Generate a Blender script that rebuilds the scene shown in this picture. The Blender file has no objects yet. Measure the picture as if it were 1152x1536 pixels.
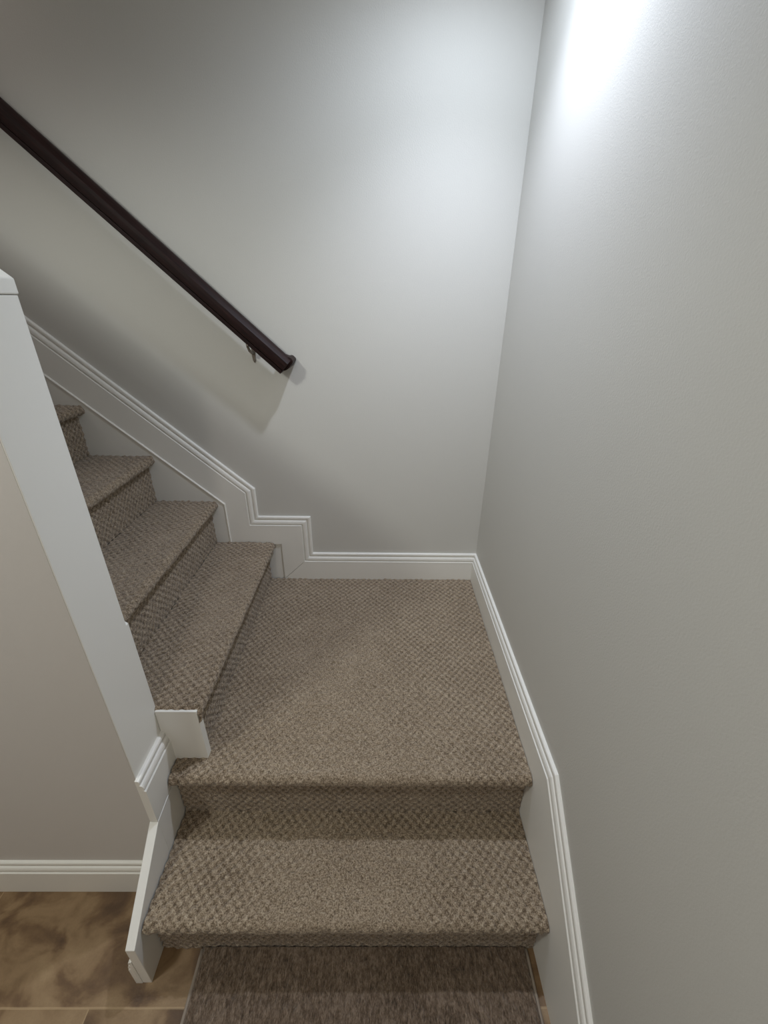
import bpy, math, random
import numpy as np
from mathutils import Vector, Matrix

random.seed(4)
RNG = np.random.default_rng(7)
col = bpy.context.scene.collection
G = 0.38                     # landing level above the ground floor (all z below are from the landing)
R = 0.19                     # riser
W0, W1 = -0.962, -0.016      # flight width between the skirts
D, T1 = 0.9077, 0.2245       # landing depth, lower going
XN, T2, NOV = -0.866, 0.2121, 0.031
TB = 0.016

# ------------------------------------------------------------------ nodes
def mat(name):
    m = bpy.data.materials.new(name); m.use_nodes = True
    nt = m.node_tree; b = nt.nodes['Principled BSDF']
    return m, nt, b

def node(nt, typ, **kw):
    n = nt.nodes.new(typ)
    for k, v in kw.items():
        if k in n.inputs.keys() if isinstance(k, str) else False:
            n.inputs[k].default_value = v
        else:
            setattr(n, k, v)
    return n

def mth(nt, op, a, b=None, c=None, clamp=False):
    n = nt.nodes.new('ShaderNodeMath'); n.operation = op; n.use_clamp = clamp
    for i, v in enumerate((a, b, c)):
        if v is None: continue
        if isinstance(v, (int, float)): n.inputs[i].default_value = v
        else: nt.links.new(v, n.inputs[i])
    return n.outputs[0]

def noise(nt, vec, scale, detail=2, rough=.5):
    n = nt.nodes.new('ShaderNodeTexNoise'); n.inputs['Scale'].default_value = scale
    n.inputs['Detail'].default_value = detail; n.inputs['Roughness'].default_value = rough
    nt.links.new(vec, n.inputs['Vector']); return n.outputs['Fac']

def ramp(nt, fac, stops, interp='LINEAR'):
    n = nt.nodes.new('ShaderNodeValToRGB'); cr = n.color_ramp; cr.interpolation = interp
    while len(cr.elements) < len(stops): cr.elements.new(.5)
    for e, (p, c) in zip(cr.elements, stops): e.position = p; e.color = (*c, 1) if len(c) == 3 else c
    nt.links.new(fac, n.inputs['Fac']); return n.outputs['Color']

def mix(nt, fac, a, b, typ='MIX'):
    n = nt.nodes.new('ShaderNodeMix'); n.data_type = 'RGBA'; n.blend_type = typ
    for k, v in ((0, fac), (6, a), (7, b)):
        if isinstance(v, (int, float)): n.inputs[k].default_value = v
        elif isinstance(v, tuple): n.inputs[k].default_value = (*v, 1)
        else: nt.links.new(v, n.inputs[k])
    return n.outputs[2]

def bump(nt, h, dist, strength=1.0):
    n = nt.nodes.new('ShaderNodeBump'); n.inputs['Distance'].default_value = dist
    n.inputs['Strength'].default_value = strength
    nt.links.new(h, n.inputs['Height']); return n.outputs['Normal']

def coord(nt, kind='Object'):
    return nt.nodes.new('ShaderNodeTexCoord').outputs[kind]

def world_pos(nt):
    return nt.nodes.new('ShaderNodeNewGeometry').outputs['Position']

def paint(name, c, rough, bsc=180, bd=.0004, var=.02):
    m, nt, b = mat(name)
    P = world_pos(nt)
    n1 = noise(nt, P, 2.2, 3)
    cc = mix(nt, n1, tuple(v * (1 - var) for v in c), tuple(min(1, v * (1 + var)) for v in c))
    nt.links.new(cc, b.inputs['Base Color'])
    b.inputs['Roughness'].default_value = rough
    n2 = noise(nt, P, bsc, 3, .6)
    nt.links.new(bump(nt, n2, bd), b.inputs['Normal'])
    return m

WALL = paint('wall_paint', (.60, .592, .555), .62, 260, .00035)
WALLB = paint('lower_wall_paint', (.61, .585, .56), .6, 240, .0004)
TRIM = paint('semi_gloss_trim_paint', (.82, .81, .765), .38, 60, .0002)
CEIL = paint('ceiling_paint', (.78, .78, .76), .8)

def carpet_mat():
    m, nt, b = mat('patterned_loop_carpet')
    uv = coord(nt, 'UV'); P = world_pos(nt)
    s = nt.nodes.new('ShaderNodeSeparateXYZ'); nt.links.new(uv, s.inputs[0])
    # jitter the lattice a little
    j1 = noise(nt, P, 60, 1); j2 = noise(nt, P, 47, 1)
    u = mth(nt, 'ADD', s.outputs[0], mth(nt, 'MULTIPLY', mth(nt, 'SUBTRACT', j1, .5), .004))
    v = mth(nt, 'ADD', s.outputs[1], mth(nt, 'MULTIPLY', mth(nt, 'SUBTRACT', j2, .5), .006))
    cu = mth(nt, 'COSINE', mth(nt, 'MULTIPLY', u, 2 * math.pi / PU))
    cv = mth(nt, 'COSINE', mth(nt, 'MULTIPLY', v, 2 * math.pi / PV))
    dots = mth(nt, 'ADD', mth(nt, 'MULTIPLY', mth(nt, 'MULTIPLY', cu, cv), .5), .5)
    wear_at = nt.nodes.new('ShaderNodeAttribute'); wear_at.attribute_name = 'wear'
    wear = wear_at.outputs['Fac']
    keep = mth(nt, 'SUBTRACT', 1.0, mth(nt, 'MULTIPLY', wear, .8))
    dots = mth(nt, 'ADD', mth(nt, 'MULTIPLY', mth(nt, 'SUBTRACT', dots, .5), keep),
               mth(nt, 'ADD', .5, mth(nt, 'MULTIPLY', wear, .08)))
    fib = noise(nt, P, 420, 2, .7)
    fib2 = noise(nt, P, 230, 2, .6)
    big = noise(nt, P, 9, 2)
    f = mth(nt, 'ADD', mth(nt, 'ADD', mth(nt, 'MULTIPLY', dots, .36), .11), mth(nt, 'MULTIPLY', mth(nt, 'SUBTRACT', fib, .5), 1.3))
    f = mth(nt, 'ADD', f, mth(nt, 'MULTIPLY', mth(nt, 'SUBTRACT', fib2, .5), 1.25))
    f = mth(nt, 'ADD', f, mth(nt, 'MULTIPLY', mth(nt, 'SUBTRACT', big, .5), .18))
    c = ramp(nt, f, [(0.0, (.100, .066, .036)), (.28, (.262, .197, .130)), (.58, (.440, .356, .256)), (1.0, (.67, .575, .445))])
    nt.links.new(c, b.inputs['Base Color'])
    b.inputs['Roughness'].default_value = 1.0
    b.inputs['Specular IOR Level'].default_value = .1
    b.inputs['Sheen Weight'].default_value = .25; b.inputs['Sheen Roughness'].default_value = .6
    h = mth(nt, 'ADD', mth(nt, 'MULTIPLY', fib, 1.0), mth(nt, 'MULTIPLY', fib2, 1.0))
    nt.links.new(bump(nt, h, .0035, .8), b.inputs['Normal'])
    return m
PU, PV = .0235, .026
CARPET = carpet_mat()

def rug_mat():
    m, nt, b = mat('cut_pile_rug')
    P = world_pos(nt)
    mp = nt.nodes.new('ShaderNodeMapping'); mp.inputs['Scale'].default_value = (1, .38, 1)
    nt.links.new(P, mp.inputs['Vector'])
    f1 = noise(nt, mp.outputs[0], 330, 3, .7); f2 = noise(nt, mp.outputs[0], 120, 3, .6); f3 = noise(nt, P, 7, 2)
    f = mth(nt, 'ADD', mth(nt, 'MULTIPLY', f1, .6), mth(nt, 'ADD', mth(nt, 'MULTIPLY', f2, .45), mth(nt, 'MULTIPLY', f3, .15)))
    c = ramp(nt, f, [(.42, (.045, .030, .018)), (.58, (.140, .098, .066)), (.78, (.31, .235, .175))])
    nt.links.new(c, b.inputs['Base Color'])
    b.inputs['Roughness'].default_value = 1; b.inputs['Specular IOR Level'].default_value = .1
    b.inputs['Sheen Weight'].default_value = .2
    nt.links.new(bump(nt, mth(nt, 'ADD', f1, mth(nt, 'MULTIPLY', f2, 2.0)), .005, .9), b.inputs['Normal'])
    return m
RUG = rug_mat()

def simple(name, c, rough, metallic=0):
    m, nt, b = mat(name)
    n = noise(nt, world_pos(nt), 40, 3)
    nt.links.new(mix(nt, n, tuple(v * .85 for v in c), c), b.inputs['Base Color'])
    b.inputs['Roughness'].default_value = rough; b.inputs['Metallic'].default_value = metallic
    return m
BINDING = simple('rug_binding', (.30, .25, .20), .9)
METAL = simple('aged_nickel', (.30, .26, .22), .38, 1.0)
CAULK = simple('white_caulk', (.88, .86, .80), .35)
CANWHITE = simple('white_enamel', (.85, .85, .85), .4)

def wood_mat():
    m, nt, b = mat('mahogany_stained_wood')
    O = coord(nt)
    mp = nt.nodes.new('ShaderNodeMapping'); mp.inputs['Rotation'].default_value = (0, math.radians(-42.3), 0)
    nt.links.new(O, mp.inputs['Vector'])
    mp2 = nt.nodes.new('ShaderNodeMapping'); mp2.inputs['Scale'].default_value = (.06, 1, 1)
    nt.links.new(mp.outputs[0], mp2.inputs['Vector'])
    g = noise(nt, mp2.outputs[0], 260, 4, .65)
    c = ramp(nt, g, [(.3, (.006, .002, .0018)), (.62, (.020, .0062, .0052)), (.8, (.060, .023, .019))])
    nt.links.new(c, b.inputs['Base Color'])
    b.inputs['Roughness'].default_value = .5
    b.inputs['Specular IOR Level'].default_value = .22
    b.inputs['Coat Weight'].default_value = .0; b.inputs['Coat Roughness'].default_value = .3
    nt.links.new(bump(nt, g, .0006, .6), b.inputs['Normal'])
    return m
WOOD = wood_mat()

def floor_mat():
    m, nt, b = mat('tan_vinyl_floor')
    P = world_pos(nt)
    s = nt.nodes.new('ShaderNodeSeparateXYZ'); nt.links.new(P, s.inputs[0])
    # planks run along x, 0.155 wide, end joints staggered
    row = mth(nt, 'FLOOR', mth(nt, 'DIVIDE', mth(nt, 'ADD', s.outputs[1], 1.205), .235))
    fy = mth(nt, 'FRACT', mth(nt, 'DIVIDE', mth(nt, 'ADD', s.outputs[1], 1.205), .235))
    xs = mth(nt, 'ADD', s.outputs[0], mth(nt, 'MULTIPLY', row, .37))
    fx = mth(nt, 'FRACT', mth(nt, 'DIVIDE', mth(nt, 'ADD', xs, 1.46), .92))
    pid = mth(nt, 'ADD', mth(nt, 'MULTIPLY', row, 3.7), mth(nt, 'MULTIPLY', mth(nt, 'FLOOR', mth(nt, 'DIVIDE', mth(nt, 'ADD', xs, 1.46), .92)), 5.3))
    cb = nt.nodes.new('ShaderNodeCombineXYZ')
    nt.links.new(mth(nt, 'MULTIPLY', s.outputs[0], .8), cb.inputs[0]); nt.links.new(s.outputs[1], cb.inputs[1]); nt.links.new(pid, cb.inputs[2])
    n = nt.nodes.new('ShaderNodeTexNoise'); n.inputs['Scale'].default_value = 11; n.inputs['Detail'].default_value = 6
    n.inputs['Roughness'].default_value = .5; n.inputs['Distortion'].default_value = .7
    nt.links.new(cb.outputs[0], n.inputs['Vector'])
    n2 = noise(nt, cb.outputs[0], 34, 4, .6)
    f = mth(nt, 'ADD', mth(nt, 'MULTIPLY', n.outputs['Fac'], .85), mth(nt, 'MULTIPLY', n2, .15))
    c = ramp(nt, f, [(.34, (.085, .044, .018)), (.44, (.145, .082, .036)), (.475, (.185, .110, .050)), (.54, (.250, .160, .080)), (.70, (.33, .225, .120))])
    fib = noise(nt, P, 220, 3, .6)
    c = mix(nt, .35, c, mix(nt, 1.0, c, ramp(nt, fib, [(.3, (.7, .7, .7)), (.7, (1, 1, 1))]), 'MULTIPLY'))
    ey = mth(nt, 'LESS_THAN', mth(nt, 'MINIMUM', fy, mth(nt, 'SUBTRACT', 1.0, fy)), .009)
    ex = mth(nt, 'LESS_THAN', mth(nt, 'MINIMUM', fx, mth(nt, 'SUBTRACT', 1.0, fx)), .0014)
    e = mth(nt, 'MAXIMUM', ex, ey)
    c = mix(nt, mth(nt, 'MULTIPLY', e, .4), c, (.52, .38, .22))
    nt.links.new(c, b.inputs['Base Color'])
    b.inputs['Roughness'].default_value = .5
    nt.links.new(bump(nt, mth(nt, 'SUBTRACT', fib, e), .0006, .6), b.inputs['Normal'])
    return m
FLOOR = floor_mat()

# ------------------------------------------------------------------ mesh helpers
def mesh_obj(name, verts, faces, material, parent=None, smooth=False, z0=G):
    me = bpy.data.meshes.new(name)
    me.from_pydata([(x, y, z + z0) for x, y, z in verts], [], faces)
    me.validate(); me.update()
    import bmesh
    bm = bmesh.new(); bm.from_mesh(me); bmesh.ops.recalc_face_normals(bm, faces=bm.faces); bm.to_mesh(me); bm.free()
    me.materials.append(material)
    if smooth:
        for p in me.polygons: p.use_smooth = True
    o = bpy.data.objects.new(name, me); col.objects.link(o)
    if parent:
        o.parent = parent
        o.matrix_parent_inverse = Matrix.Translation(-Vector(parent.location))
    return o

def tag(o, label=None, cat=None, group=None, kind=None):
    for k, v in (('label', label), ('category', cat), ('group', group), ('kind', kind)):
        if v: o[k] = v
    return o

def empty(name, loc, **kw):
    o = bpy.data.objects.new(name, None); col.objects.link(o)
    o.location = (loc[0], loc[1], loc[2] + G); o.empty_display_size = .1
    return tag(o, **kw)

class MB:
    def __init__(s): s.v = []; s.f = []
    def add(s, v, f):
        n = len(s.v); s.v += [tuple(p) for p in v]; s.f += [tuple(i + n for i in q) for q in f]; return s
    def box(s, x0, x1, y0, y1, z0, z1):
        v = [(x, y, z) for x in (x0, x1) for y in (y0, y1) for z in (z0, z1)]
        return s.add(v, [(0, 1, 3, 2), (4, 6, 7, 5), (0, 4, 5, 1), (2, 3, 7, 6), (0, 2, 6, 4), (1, 5, 7, 3)])
    def prism(s, pts, a, b, plane):
        """polygon pts extruded from a to b. plane 'xz' -> along y, 'yz' -> along x"""
        def P(p, t): return (p[0], t, p[1]) if plane == 'xz' else (t, p[0], p[1])
        n = len(pts)
        v = [P(p, a) for p in pts] + [P(p, b) for p in pts]
        f = [tuple(range(n)), tuple(range(2 * n - 1, n - 1, -1))] + [(i, (i + 1) % n, n + (i + 1) % n, n + i) for i in range(n)]
        return s.add(v, f)
    def sweep(s, prof, path, plane, at, sgn, closed=True):
        """prof (thickness, depth below top edge); path = top edge polyline in the wall plane, walked so that
        'below' is on its right; thickness leaves the wall by sgn. Mitred at each vertex."""
        path = [Vector(p) for p in path]; n = len(path); rings = []
        for i, p in enumerate(path):
            dirs = []
            if i > 0: dirs.append((p - path[i - 1]).normalized())
            if i < n - 1: dirs.append((path[i + 1] - p).normalized())
            nr = [Vector((d.y, -d.x)) for d in dirs]
            m = nr[0] if len(nr) == 1 else (nr[0] + nr[1]).normalized()
            k = 1 if len(nr) == 1 else 1 / m.dot(nr[0])
            ring = []
            for t, dd in prof:
                q = p + m * (dd * k)
                ring.append((q.x, at + sgn * t, q.y) if plane == 'xz' else (at + sgn * t, q.x, q.y))
            rings.append(ring)
        np_ = len(prof); v = [q for r in rings for q in r]; f = []
        for i in range(n - 1):
            for j in range(np_ if closed else np_ - 1):
                k = (j + 1) % np_
                f.append((i * np_ + j, i * np_ + k, (i + 1) * np_ + k, (i + 1) * np_ + j))
        f.append(tuple(range(np_))); f.append(tuple(range((n - 1) * np_, n * np_))[::-1])
        return s.add(v, f)
    def build(s, name, material, parent=None, bevel=0, smooth=False):
        o = mesh_obj(name, s.v, s.f, material, parent, smooth)
        if bevel:
            b = o.modifiers.new('bevel', 'BEVEL'); b.width = bevel; b.segments = 2; b.limit_method = 'ANGLE'; b.angle_limit = math.radians(40)
        return o

def tube(mb, pts, rad, seg=16):
    pts = [Vector(p) for p in pts]; rings = []
    if not isinstance(rad, (list, tuple)): rad = [rad] * len(pts)
    for i, p in enumerate(pts):
        d = (pts[min(i + 1, len(pts) - 1)] - pts[max(i - 1, 0)]).normalized()
        a = d.orthogonal().normalized() if i == 0 else (rings_a - d * rings_a.dot(d)).normalized()
        rings_a = a; b = d.cross(a)
        rings.append([p + (a * math.cos(t) + b * math.sin(t)) * rad[i] for t in [2 * math.pi * k / seg for k in range(seg)]])
    v = [tuple(q) for r in rings for q in r]; f = []
    for i in range(len(pts) - 1):
        for k in range(seg):
            f.append((i * seg + k, i * seg + (k + 1) % seg, (i + 1) * seg + (k + 1) % seg, (i + 1) * seg + k))
    f.append(tuple(range(seg))); f.append(tuple(range((len(pts) - 1) * seg, len(pts) * seg))[::-1])
    mb.add(v, f)

MH = .043                       # height of the moulded top of the baseboard
MOULD = [(0, 0), (.0045, 0), (.0072, .0014), (.0088, .004), (.0092, .0085), (.0086, .0125), (.0055, .0138),
         (.0055, .0160), (.0108, .0182), (.0130, .0225), (.0140, .0285), (.0138, .0320), (.0095, .0334),
         (.0095, .0360), (.0150, .0372), (TB, .0385), (TB, MH), (0, MH)]

# ------------------------------------------------------------------ room shell
def st(o): o['kind'] = 'structure'; return o
ZC = 2.00                        # ceiling of the lower room above the landing level
st(MB().box(-3.2, .12, 0, .12, -G, 3.6).build('wall_back', WALL))
st(MB().box(0, .12, -3.6, -.0005, -G, ZC).build('wall_right', WALL))
st(MB().box(-3.2, 0, -3.6, -.0005, -G - .1, -G).build('floor', FLOOR))
st(MB().box(-3.3, -3.2, -3.6, .12, -G, 3.6).build('wall_left', WALLB))
st(MB().box(-3.3, .12, -3.7, -3.6, -G, ZC).build('wall_front', WALLB))
ce = MB()
ce.box(-1.42, .12, -.97, .12, ZC, ZC + .12)
ce.box(-3.3, .12, -3.7, -.97, ZC, ZC + .12)
st(ce.build('ceiling', CEIL))

# knee wall beside the upper flight: drywall body, white end panel, sloped cap
SL = R / T2
KX = -.982; KYF, KYB = -.970, -.846; KT = 1.112
def kz(x, z0): return z0 + .81 * (KX - x)      # the cap rakes a little flatter than the flight
kw = empty('wall_knee', (KX - .3, (KYF + KYB) / 2, -G), kind='structure')
MB().prism([(KX - .003, -G), (-3.2, -G), (-3.2, kz(-3.2, KT)), (KX - .003, kz(KX - .003, KT))], KYF - .0005, KYB, 'xz').build('wall_body', WALLB, kw)
MB().prism([(KX, -G), (KX - .0025, -G), (KX - .0025, KT), (KX, KT)], KYF - .001, KYB + .0005, 'xz').build('end_panel', TRIM, kw, bevel=.0012)
cp = [(KX + .0015, KT + .0012), (KX + .0015, KT + .023), (-3.2, kz(-3.2, KT + .035)), (-3.2, kz(-3.2, KT + .0012)), (KX - .016, kz(KX - .016, KT + .0012)), (KX - .016, KT + .0012)]
MB().prism(cp, KYF - .003, KYB + .0025, 'xz').build('cap_board', TRIM, kw, bevel=.002)

# baseboard on the grey face of the knee wall
b = MB(); HB = .127
b.sweep(MOULD, [(-3.2, -G + .133), (-.985, -G + .133)], 'xz', KYF + .001, -1)
b.box(-3.2, -.985, KYF + .001 - TB, KYF + .001, -G, -G + .133 - MH)
st(b.build('baseboard_left', TRIM))

# inner skirt on the stair side of the knee wall (only its plumb end shows)
MB_ = MB()
MB_.prism([(KX - .001, .06), (-3.2, kz(-3.2, .10)), (-3.2, kz(-3.2, .46)), (KX - .001, .455)], KYB, KYB + .010, 'xz')
st(MB_.build('trim_2', TRIM, bevel=.001))

# stepped baseboard band on the back wall
x1, x2, h2, h3 = -.709, -.9245, .3028, .4270
xl = -3.0
top = [(xl, h3 + SL * (x2 - xl)), (x2, h3), (x2, h2), (x1, h2), (x1, HB), (0, HB)]
b = MB(); b.sweep(MOULD, top, 'xz', 0, -1)
# lower edge of the mould, used as the upper edge of the flat
def offset(path, d):
    path = [Vector(p) for p in path]; out = []
    for i, p in enumerate(path):
        dirs = []
        if i > 0: dirs.append((p - path[i - 1]).normalized())
        if i < len(path) - 1: dirs.append((path[i + 1] - p).normalized())
        nr = [Vector((q.y, -q.x)) for q in dirs]
        m = nr[0] if len(nr) == 1 else (nr[0] + nr[1]).normalized()
        k = 1 if len(nr) == 1 else 1 / m.dot(nr[0])
        q = p + m * d * k; out.append((q.x, q.y))
    return out
lo = offset(top, MH - .0002)
LX = -1.05
NX = -.838                      # inner corner of the notch in front of the first riser
NZ = .176
zl = lambda x: .363 + SL * (LX - x)
g = .0007
mit = Vector((lo[4][0] - NX, lo[4][1] - 0)).normalized(); nn = Vector((-mit.y, mit.x)) * g
fl = [lo[0], lo[1], lo[2], lo[3], (lo[4][0] + nn.x, lo[4][1] + nn.y), (NX + nn.x, nn.y), (NX, NZ), (-.95, NZ), (-.95, NZ - .02), (LX, NZ - .02), (LX, .363), (xl, zl(xl))]
b.prism(fl, 0, -TB, 'xz')
b.prism([(lo[4][0] - nn.x, lo[4][1] - nn.y), (lo[5][0], lo[5][1]), (0, -.01), (NX, -.01), (NX - nn.x, -nn.y)], 0, -TB, 'xz')
st(b.build('baseboard_back', TRIM))
# darker recessed filler in the notch, and the lower skirt below the band
b = MB()
b.prism([(-.95, -.02), (NX - .0016, -.02), (NX - .0016, NZ - .0014), (-.95, NZ - .0014)], 0, -.0105, 'xz')
b.prism([(xl, zl(xl) + .003), (LX - .0, .363 + .003), (LX, .17), (LX - .03, -.1), (xl, .3)], 0, -.0185, 'xz')
st(b.build('trim_3', TRIM))
b = MB()
pp = [(xl, zl(xl)), (LX, .363), (LX, .175)]
b.sweep([(.0160, -.0022), (.0205, -.0010), (.0215, .0012), (.0160, .0036)], pp, 'xz', 0, -1)
st(b.build('trim_4', CAULK))

# skirt and baseboard on the right wall: level at the landing, raking down the steps
yb = -.972; sr = .80; yend = -1.432; zend = -G + .127
topR = [(-3.6, zend), (yend, zend), (yb, HB + .002), (0, HB)]
b = MB(); b.sweep(MOULD, topR, 'yz', 0, -1)
lo2 = offset(topR, MH - .0002)
b.prism(lo2 + [(0, -G), (-3.6, -G)], 0, -TB, 'yz')
st(b.build('baseboard_right', TRIM))

# ------------------------------------------------------------------ white boards at the foot of the knee wall
SX = W0 - .001                   # inner face of the stringer
SO = KX - .003
b = MB()
b.prism([(KYF - .006, -G), (KYF - .006, -.055), (-1.163, -.207), (-1.163, -G)], SX - .0005, SO, 'yz')
b.prism([(KYB, -G), (KYB, -.04), (KYF - .006, -.055), (KYF - .006, -G)], SX - .0005, KX, 'yz')
st(b.build('trim_5', TRIM, bevel=.0012))
# short baseboard with its return on the end of the knee wall
b = MB()
e1, e2 = KYF - .008, KYB - .001
b.sweep([(t * 1.15, d) for t, d in MOULD], [(e1, .108), (e2, .108)], 'yz', KX, 1)
b.prism([(e1, .108 - MH), (e2, .108 - MH), (e2, -.036), (e1, -.052)], KX, SX - .0008, 'yz')
st(b.build('baseboard_front', TRIM))
# stub of baseboard outside the stringer
b = MB()
b.sweep(MOULD, [(-1.164, -G + .115), (KYF - .018, -G + .115)], 'yz', SO, -1)
b.box(SO - TB, SO, -1.164, KYF - .018, -G, -G + .115 - MH)
st(b.build('baseboard_outer', TRIM))
# board closing the open end of the first upper step
b = MB(); b.box(KX + .0005, -.8765, KYB - .002, KYB + .020, -.012, .180)
st(b.build('trim_6', TRIM, bevel=.0012))

# ------------------------------------------------------------------ carpeted steps
def carpet_path(depth, riser, nov=NOV, th=.036, r=.017, under=True):
    """cross-section from the back of the tread to the foot of its riser: list of (forward, z)"""
    P = [(-depth, 0)]
    P.append((-r, 0))
    for k in range(1, 13):
        a = math.pi * k / 12 * .98
        P.append((-r + r * math.sin(a), -th / 2 + th / 2 * math.cos(a)))
    P.append((-nov, -th - .001)); P.append((-nov, -riser - .0012))
    return P

def resample(P, step):
    P = np.array(P, float); L = np.r_[0, np.cumsum(np.hypot(*np.diff(P, axis=0).T))]
    n = int(L[-1] / step) + 1; s = np.linspace(0, L[-1], n)
    return np.c_[np.interp(s, L, P[:, 0]), np.interp(s, L, P[:, 1])], s, L

def vnoise(u, v, sc, seed):
    r = np.random.default_rng(seed); T = r.random((256, 256))
    x = u * sc; y = v * sc; xi = np.floor(x).astype(int); yi = np.floor(y).astype(int)
    fx = x - xi; fy = y - yi; fx = fx * fx * (3 - 2 * fx); fy = fy * fy * (3 - 2 * fy)
    a = T[xi % 256, yi % 256]; b_ = T[(xi + 1) % 256, yi % 256]; c = T[xi % 256, (yi + 1) % 256]; d = T[(xi + 1) % 256, (yi + 1) % 256]
    return (a * (1 - fx) + b_ * fx) * (1 - fy) + (c * (1 - fx) + d * fx) * fy

def carpet_piece(name, path, width, to_world, parent, seed, wearf, vofs=0.0, step=.0025, amp=.0028, fold=0.0, cut=None):
    pts, s, L = resample(path, step)
    d = np.gradient(pts, axis=0); d /= np.linalg.norm(d, axis=1)[:, None] + 1e-9
    nrm = np.c_[-d[:, 1], d[:, 0]]                       # up on the tread (d = forward)
    # smooth normals round the corners
    for _ in range(3):
        nrm[1:-1] = (nrm[:-2] + nrm[1:-1] * 2 + nrm[2:]) / 4
    nrm /= np.linalg.norm(nrm, axis=1)[:, None] + 1e-9
    nu = int(width / step) + 1; u = np.linspace(0, width, nu)
    U, S = np.meshgrid(u, s); V = S + vofs
    wear = wearf(U, S, L)
    lat = .5 + .5 * np.cos(2 * np.pi * U / PU) * np.cos(2 * np.pi * V / PV)
    h = amp * ((lat - .5) * (1 - .7 * wear)) + .0026 * (vnoise(U, V, 210, seed) - .5) + .0030 * (vnoise(U, V, 95, seed + 1) - .5) + .002 * (vnoise(U, V, 14, seed + 2) - .5)
    F = pts[:, 0][:, None] + nrm[:, 0][:, None] * h
    Z = pts[:, 1][:, None] + nrm[:, 1][:, None] * h
    if fold:                                            # carpet rolls down at its cut side edge
        e = np.clip((fold - (width - U)) / fold, 0, 1); Z = Z - .016 * e ** 2.2
    ns = len(s)
    verts = to_world(U.ravel(), F.ravel(), Z.ravel())
    verts[:, 2] += G
    me = bpy.data.meshes.new(name)
    i = np.arange(ns - 1)[:, None] * nu + np.arange(nu - 1)[None, :]
    i = i.ravel()
    if cut: i = i[~((verts[i, 0] < cut[0]) & (verts[i, 1] > cut[1]))]
    faces = np.c_[i, i + nu, i + nu + 1, i + 1].astype(np.int32)
    me.vertices.add(len(verts)); me.vertices.foreach_set('co', verts.astype(np.float32).ravel())
    me.loops.add(faces.size); me.loops.foreach_set('vertex_index', faces.ravel())
    me.polygons.add(len(faces)); me.polygons.foreach_set('loop_start', np.arange(0, faces.size, 4, dtype=np.int32))
    me.update(calc_edges=True)
    me.polygons.foreach_set('use_smooth', np.ones(len(faces), bool))
    uvl = me.uv_layers.new(name='UVMap')
    uvs = np.c_[U.ravel(), V.ravel()][faces.ravel()]
    uvl.data.foreach_set('uv', uvs.astype(np.float32).ravel())
    at = me.attributes.new('wear', 'FLOAT', 'POINT'); at.data.foreach_set('value', wear.ravel().astype(np.float32))
    me.materials.append(CARPET)
    o = bpy.data.objects.new(name, me); col.objects.link(o)
    o.parent = parent; o.matrix_parent_inverse = Matrix.Translation(-Vector(parent.location))
    return o

def split_path(P):
    """tread part (with nosing) and riser part"""
    return P[:-1], P[-2:]

def step_thing(label, name, base, to_world, width, depth, riser, seed, wear_t, group, under, th=.036, fold=0, rtw=None, rwidth=None):
    t = empty(name, base, label=label, cat='carpeted stair step' if name != 'carpeted_landing' else 'stair landing', group=group)
    P = carpet_path(depth, riser, th=th)
    tp, rp = split_path(P)
    L = np.cumsum(np.r_[0, np.hypot(*np.diff(np.array(tp), axis=0).T)])
    carpet_piece('tread', tp, width, to_world, t, seed, wear_t, fold=fold, cut=(-.899, -.838) if name == 'carpeted_landing' else None)
    tl = L[-1]
    carpet_piece('riser', rp, rwidth or width, rtw or to_world, t, seed + 50, lambda U, S, L: U * 0, vofs=tl, amp=.0030)
    return t

# lower flight: u runs left to right, forward = -y
def tw_lower(ynose, z):
    def f(U, F, Z): return np.c_[W0 + .001 + U, ynose - F, z + Z]
    return f
def wear_mid(cx, wx, c0, w0, strength):
    def f(U, S, L):
        n = vnoise(U, S, 9, 3) - .5
        a = np.exp(-((U - cx) / wx) ** 4) * np.clip((S - c0) / w0, 0, 1)
        return np.clip(a * strength + n * .5 * a, 0, 1)
    return f
WL = W1 - W0 - .002
def wear_landing(U, S, L):
    n = vnoise(U, S, 8, 5) - .5
    # trodden track from the lower steps up to the upper flight
    y = S; c = .50 - .12 * np.clip((.9 - y) / .5, 0, 1)
    a = np.exp(-((U - c) / (.17 + .16 * np.clip((y - .45) / .4, 0, 1))) ** 2) * np.clip((y - .15) / .25, 0, 1)
    return np.clip(a * 1.0 + n * .6 * a, 0, 1)
step_thing('deep square carpeted landing in the corner, where the stairs turn', 'carpeted_landing', (W0 + WL / 2, -D / 2, -.19),
           tw_lower(-D, 0), WL, D - TB, R, 11, wear_landing, None, False)
step_thing('wide carpeted step just below the landing, with a rug at its foot', 'carpeted_step', ((W0 + W1) / 2, -D - T1 / 2, -.38),
           tw_lower(-D - T1, -R), WL, T1 + NOV - .0002, R, 21, wear_mid(.47, .25, .03, .05, .9), None, False)

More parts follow.
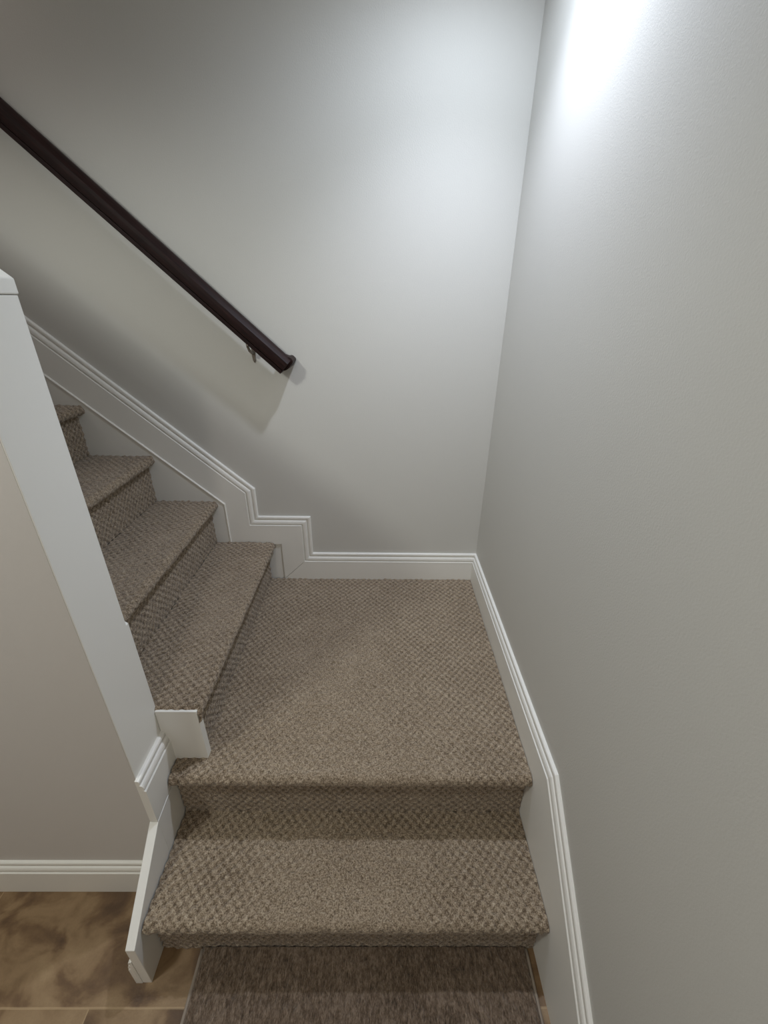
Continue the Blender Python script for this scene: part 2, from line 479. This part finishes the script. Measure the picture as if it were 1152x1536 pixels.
# upper flight: forward = +x, u runs from the back wall towards the viewer
def tw_upper(xnose, z):
    def f(U, F, Z): return np.c_[xnose + F, -TB - .003 - U, z + Z]
    return f
names = ['first carpeted step up from the landing, its open end closed by a white board',
         'second carpeted step up from the landing, its near end hidden by the white knee wall',
         'third carpeted step up from the landing, half hidden by the white knee wall',
         'highest carpeted step in view, small tip beside the knee wall']
WU = -KYB - TB - .003 - .0105
for k in range(5):
    xn = XN - k * T2; zz = R * (k + 1) - .004
    wd = WU + (.0105 + .0015 if k == 0 else 0)
    lb = names[k] if k < 4 else 'carpeted step hidden behind the knee wall, last of the upper flight'
    step_thing(lb, 'carpeted_step', (xn - T2 / 2, -.43, zz - R), tw_upper(xn, zz), wd, T2 + NOV - .0002 if k < 4 else .26, R - .002, 31 + k * 3,
               wear_mid(.42, .26, .06, .06, .55), 'carpeted steps of the upper flight', False, th=.034, fold=.016 if k == 0 else 0, rwidth=WU - (.012 if k == 0 else 0))

# ------------------------------------------------------------------ rug
ry0, ry1, rx0, rx1 = -1.1035, -1.95, -.865, -.034
rug = empty('runner_rug', ((rx0 + rx1) / 2, (ry0 + ry1) / 2, -G), label='plain brown pile rug lying on the tan floor at the foot of the stairs', cat='rug')
nx, ny = 280, 300
u = np.linspace(rx0 + .004, rx1 - .004, nx); v = np.linspace(ry0, ry1, ny); U, V = np.meshgrid(u, v)
H = -.38 + .0135 + .0035 * (vnoise(U + 3, V * .5 + 5, 160, 91) - .5) + .003 * (vnoise(U + 3, V + 5, 60, 92) - .5)
edge = np.minimum(U - u[0], u[-1] - U); H -= .008 * np.clip(1 - edge / .008, 0, 1) ** 2
vv = np.c_[U.ravel(), V.ravel(), H.ravel()]
i = (np.arange(ny - 1)[:, None] * nx + np.arange(nx - 1)[None, :]).ravel()
mesh_obj('pile', [tuple(p) for p in vv.tolist()], [tuple(q) for q in np.c_[i, i + nx, i + nx + 1, i + 1].tolist()], RUG, rug, smooth=True)
for xx in (rx0 + .003, rx1 - .003):
    b = MB()
    tube(b, [(xx, ry0 - .002 - t * (ry0 - ry1 - .002) / 40, -G + .0055 + .0004 * math.sin(t * 2.1)) for t in range(41)], .0042, 10)
    b.build('edge_binding', BINDING, rug, smooth=True)

# ------------------------------------------------------------------ handrail
dv = Vector((.7396, 0, -.6730)); nv = Vector((.6730, 0, .7396))
E0 = Vector((-.762, 0, .884))
prof = [(-.020, -.002), (.020, -.002), (.0225, .000), (.0225, .0105), (.0180, .0114), (.0180, .0136), (.0262, .0142), (.0270, .022), (.0275, .031), (.0272, .0415),
        (.0235, .0462), (.0150, .0525), (.0060, .0565), (-.0060, .0565), (-.0150, .0530), (-.0225, .0465), (-.0262, .039), (-.0275, .031), (-.0272, .022), (-.0250, .0160),
        (-.0195, .0142), (-.0195, .0118), (-.0225, .0105), (-.0225, .000)]
YR = -.0545
rail = empty('handrail', (-1.5, 0, 1.0), label='dark brown wooden handrail fixed to the back wall, rising to the left', cat='handrail')
b = MB(); Lr = 2.3; v = []
for L_ in (0, -Lr):
    for py, pn in prof:
        q = E0 + dv * L_ + nv * pn; v.append((q.x, YR - py, q.z))
n = len(prof)
b.add(v, [tuple(range(n)), tuple(range(n, 2 * n))[::-1]] + [(i, (i + 1) % n, n + (i + 1) % n, n + i) for i in range(n)])
b.build('rail', WOOD, rail, bevel=.0008)
# return to the wall
b = MB(); v = []
rp = [(-.034, .008), (-.006, .008), (.003, .012), (.0075, .020), (.0095, .030), (.0095, .047), (.0075, .055), (.003, .0595), (-.006, .0605), (-.013, .0590), (-.019, .052), (-.034, .045)]
for yy in (YR - .010, 0):
    for pd, pn in rp:
        q = E0 + dv * pd + nv * pn; v.append((q.x, yy, q.z))
n = len(rp)
b.add(v, [tuple(range(n)), tuple(range(n, 2 * n))[::-1]] + [(i, (i + 1) % n, n + (i + 1) % n, n + i) for i in range(n)])
b.build('wall_return', WOOD, rail, bevel=.003)

for k, xc in enumerate((-.870, -1.95)):
    zb = E0.z + .91 * (E0.x - xc)
    mb = MB()
    # saddle under the rail, arm and tapered plate on the wall
    s0 = Vector((xc, YR, zb - .002))
    sd = []
    for a, bb, w in ((-.016, 0, .008), (.016, 0, .008)):
        pass
    v = [tuple(s0 + dv * a + Vector((0, yy, 0)) + nv * c) for a in (-.017, .017) for yy in (-.008, .008) for c in (-.0035, .001)]
    mb.add(v, [(0, 1, 3, 2), (4, 6, 7, 5), (0, 4, 5, 1), (2, 3, 7, 6), (0, 2, 6, 4), (1, 5, 7, 3)])
    br = MB_ = mb.build('bracket', METAL, rail, bevel=.001)
    br['label'] = 'small metal bracket under the lower end of the rail' if k == 0 else 'metal bracket higher up the rail'
    a = MB()
    tube(a, [(xc, YR, zb - .004), (xc + .001, YR + .001, zb - .016), (xc + .002, YR + .012, zb - .030), (xc + .003, YR + .032, zb - .038), (xc + .004, -.006, zb - .040)], [.0042, .0042, .0045, .005, .0058], 14)
    ao = a.build('arm', METAL, br, smooth=True); ao.matrix_parent_inverse = Matrix.Identity(4)
    ao.matrix_parent_inverse = Matrix.Identity(4)
    p = MB()
    pl = [(-.0070, .012), (-.003, .021), (.003, .021), (.0070, .012), (.0062, -.008), (.0035, -.024), (.0008, -.031), (-.0008, -.031), (-.0035, -.024), (-.0062, -.008)]
    p.prism([(xc + .004 + q[0], zb - .042 + q[1]) for q in pl], 0, -.0065, 'xz')
    po = p.build('wall_plate', METAL, br, bevel=.0015)
    po.matrix_parent_inverse = Matrix.Identity(4)

# ------------------------------------------------------------------ lamps
def can_light(x, y, label):
    mb = MB(); seg = 40; v = []; f = []
    prof_ = [(.085, 0), (.085, -.004), (.062, -.006), (.055, 0)]
    for i in range(seg):
        a = 2 * math.pi * i / seg
        for r_, z_ in prof_: v.append((x + r_ * math.cos(a), y + r_ * math.sin(a), ZC + z_))
    m = len(prof_)
    for i in range(seg):
        j = (i + 1) % seg
        for k in range(m - 1): f.append((i * m + k, i * m + k + 1, j * m + k + 1, j * m + k))
    mb.add(v, f); st(mb.build('trim_ceiling_light', CANWHITE, None, smooth=True))
def spot(name, loc, power, color, size, blend, rad):
    l = bpy.data.lights.new(name, 'SPOT'); l.energy = power; l.color = color; l.spot_size = math.radians(size); l.spot_blend = blend; l.shadow_soft_size = rad
    o = bpy.data.objects.new(name, l); o.location = (loc[0], loc[1], loc[2] + G); col.objects.link(o); return o
BX, BY = -.215, -.44
DX, DY = -1.52, -1.58
FILLX, FILLY = -.75, -3.0
can_light(BX, BY, 'small recessed ceiling light over the landing corner')
can_light(DX, DY, '')
can_light(FILLX, FILLY, '')  # invented ring to go with the added fill light
spot('landing_lamp', (BX, BY, ZC - .02), 12.5, (.80, .855, 1.0), 100, 1.0, .028)       # down beam of the can
spot('landing_lamp_spill', (BX, BY, ZC - .02), 8.0, (.79, .875, 1.0), 176, 1.0, .028)   # its wide spill
spot('room_lamp_and_fill', (DX, DY, ZC - .02), 22, (.97, 1.0, .945), 165, .4, .11)  # the room's own lamp
spot('room_lamp_and_fill', (FILLX, FILLY, ZC - .02), 13, (1.0, .925, .84), 168, .4, .08)  # added fill behind the camera to raise the ambient level, no known lamp there

w = bpy.data.worlds.new('dim_interior'); bpy.context.scene.world = w; w.use_nodes = True
w.node_tree.nodes['Background'].inputs[0].default_value = (1.0, .87, .81, 1)
w.node_tree.nodes['Background'].inputs[1].default_value = .21

# ------------------------------------------------------------------ camera
f_px, pitch, yaw, roll = 641.88, -.4597, .0096, .0127
cam = bpy.data.cameras.new('camera'); co = bpy.data.objects.new('camera', cam); col.objects.link(co)
fw = Vector((math.sin(yaw) * math.cos(pitch), math.cos(yaw) * math.cos(pitch), math.sin(pitch)))
rt = fw.cross(Vector((0, 0, 1))).normalized(); up = rt.cross(fw)
r2 = rt * math.cos(roll) + up * math.sin(roll); u2 = -rt * math.sin(roll) + up * math.cos(roll)
M = Matrix((r2, u2, -fw)).transposed().to_4x4()
M.translation = Vector((-.4189, -1.5894, 1.1116 + G)); co.matrix_world = M
cam.sensor_fit = 'VERTICAL'; cam.sensor_height = 36; cam.lens = f_px / 1536 * 36; cam.clip_start = .02
sc = bpy.context.scene; sc.camera = co
sc.view_settings.view_transform = 'Standard'; sc.view_settings.look = 'None'
sc.view_settings.gamma = 1; sc.view_settings.use_curve_mapping = False
sc.view_settings.exposure = 1.52
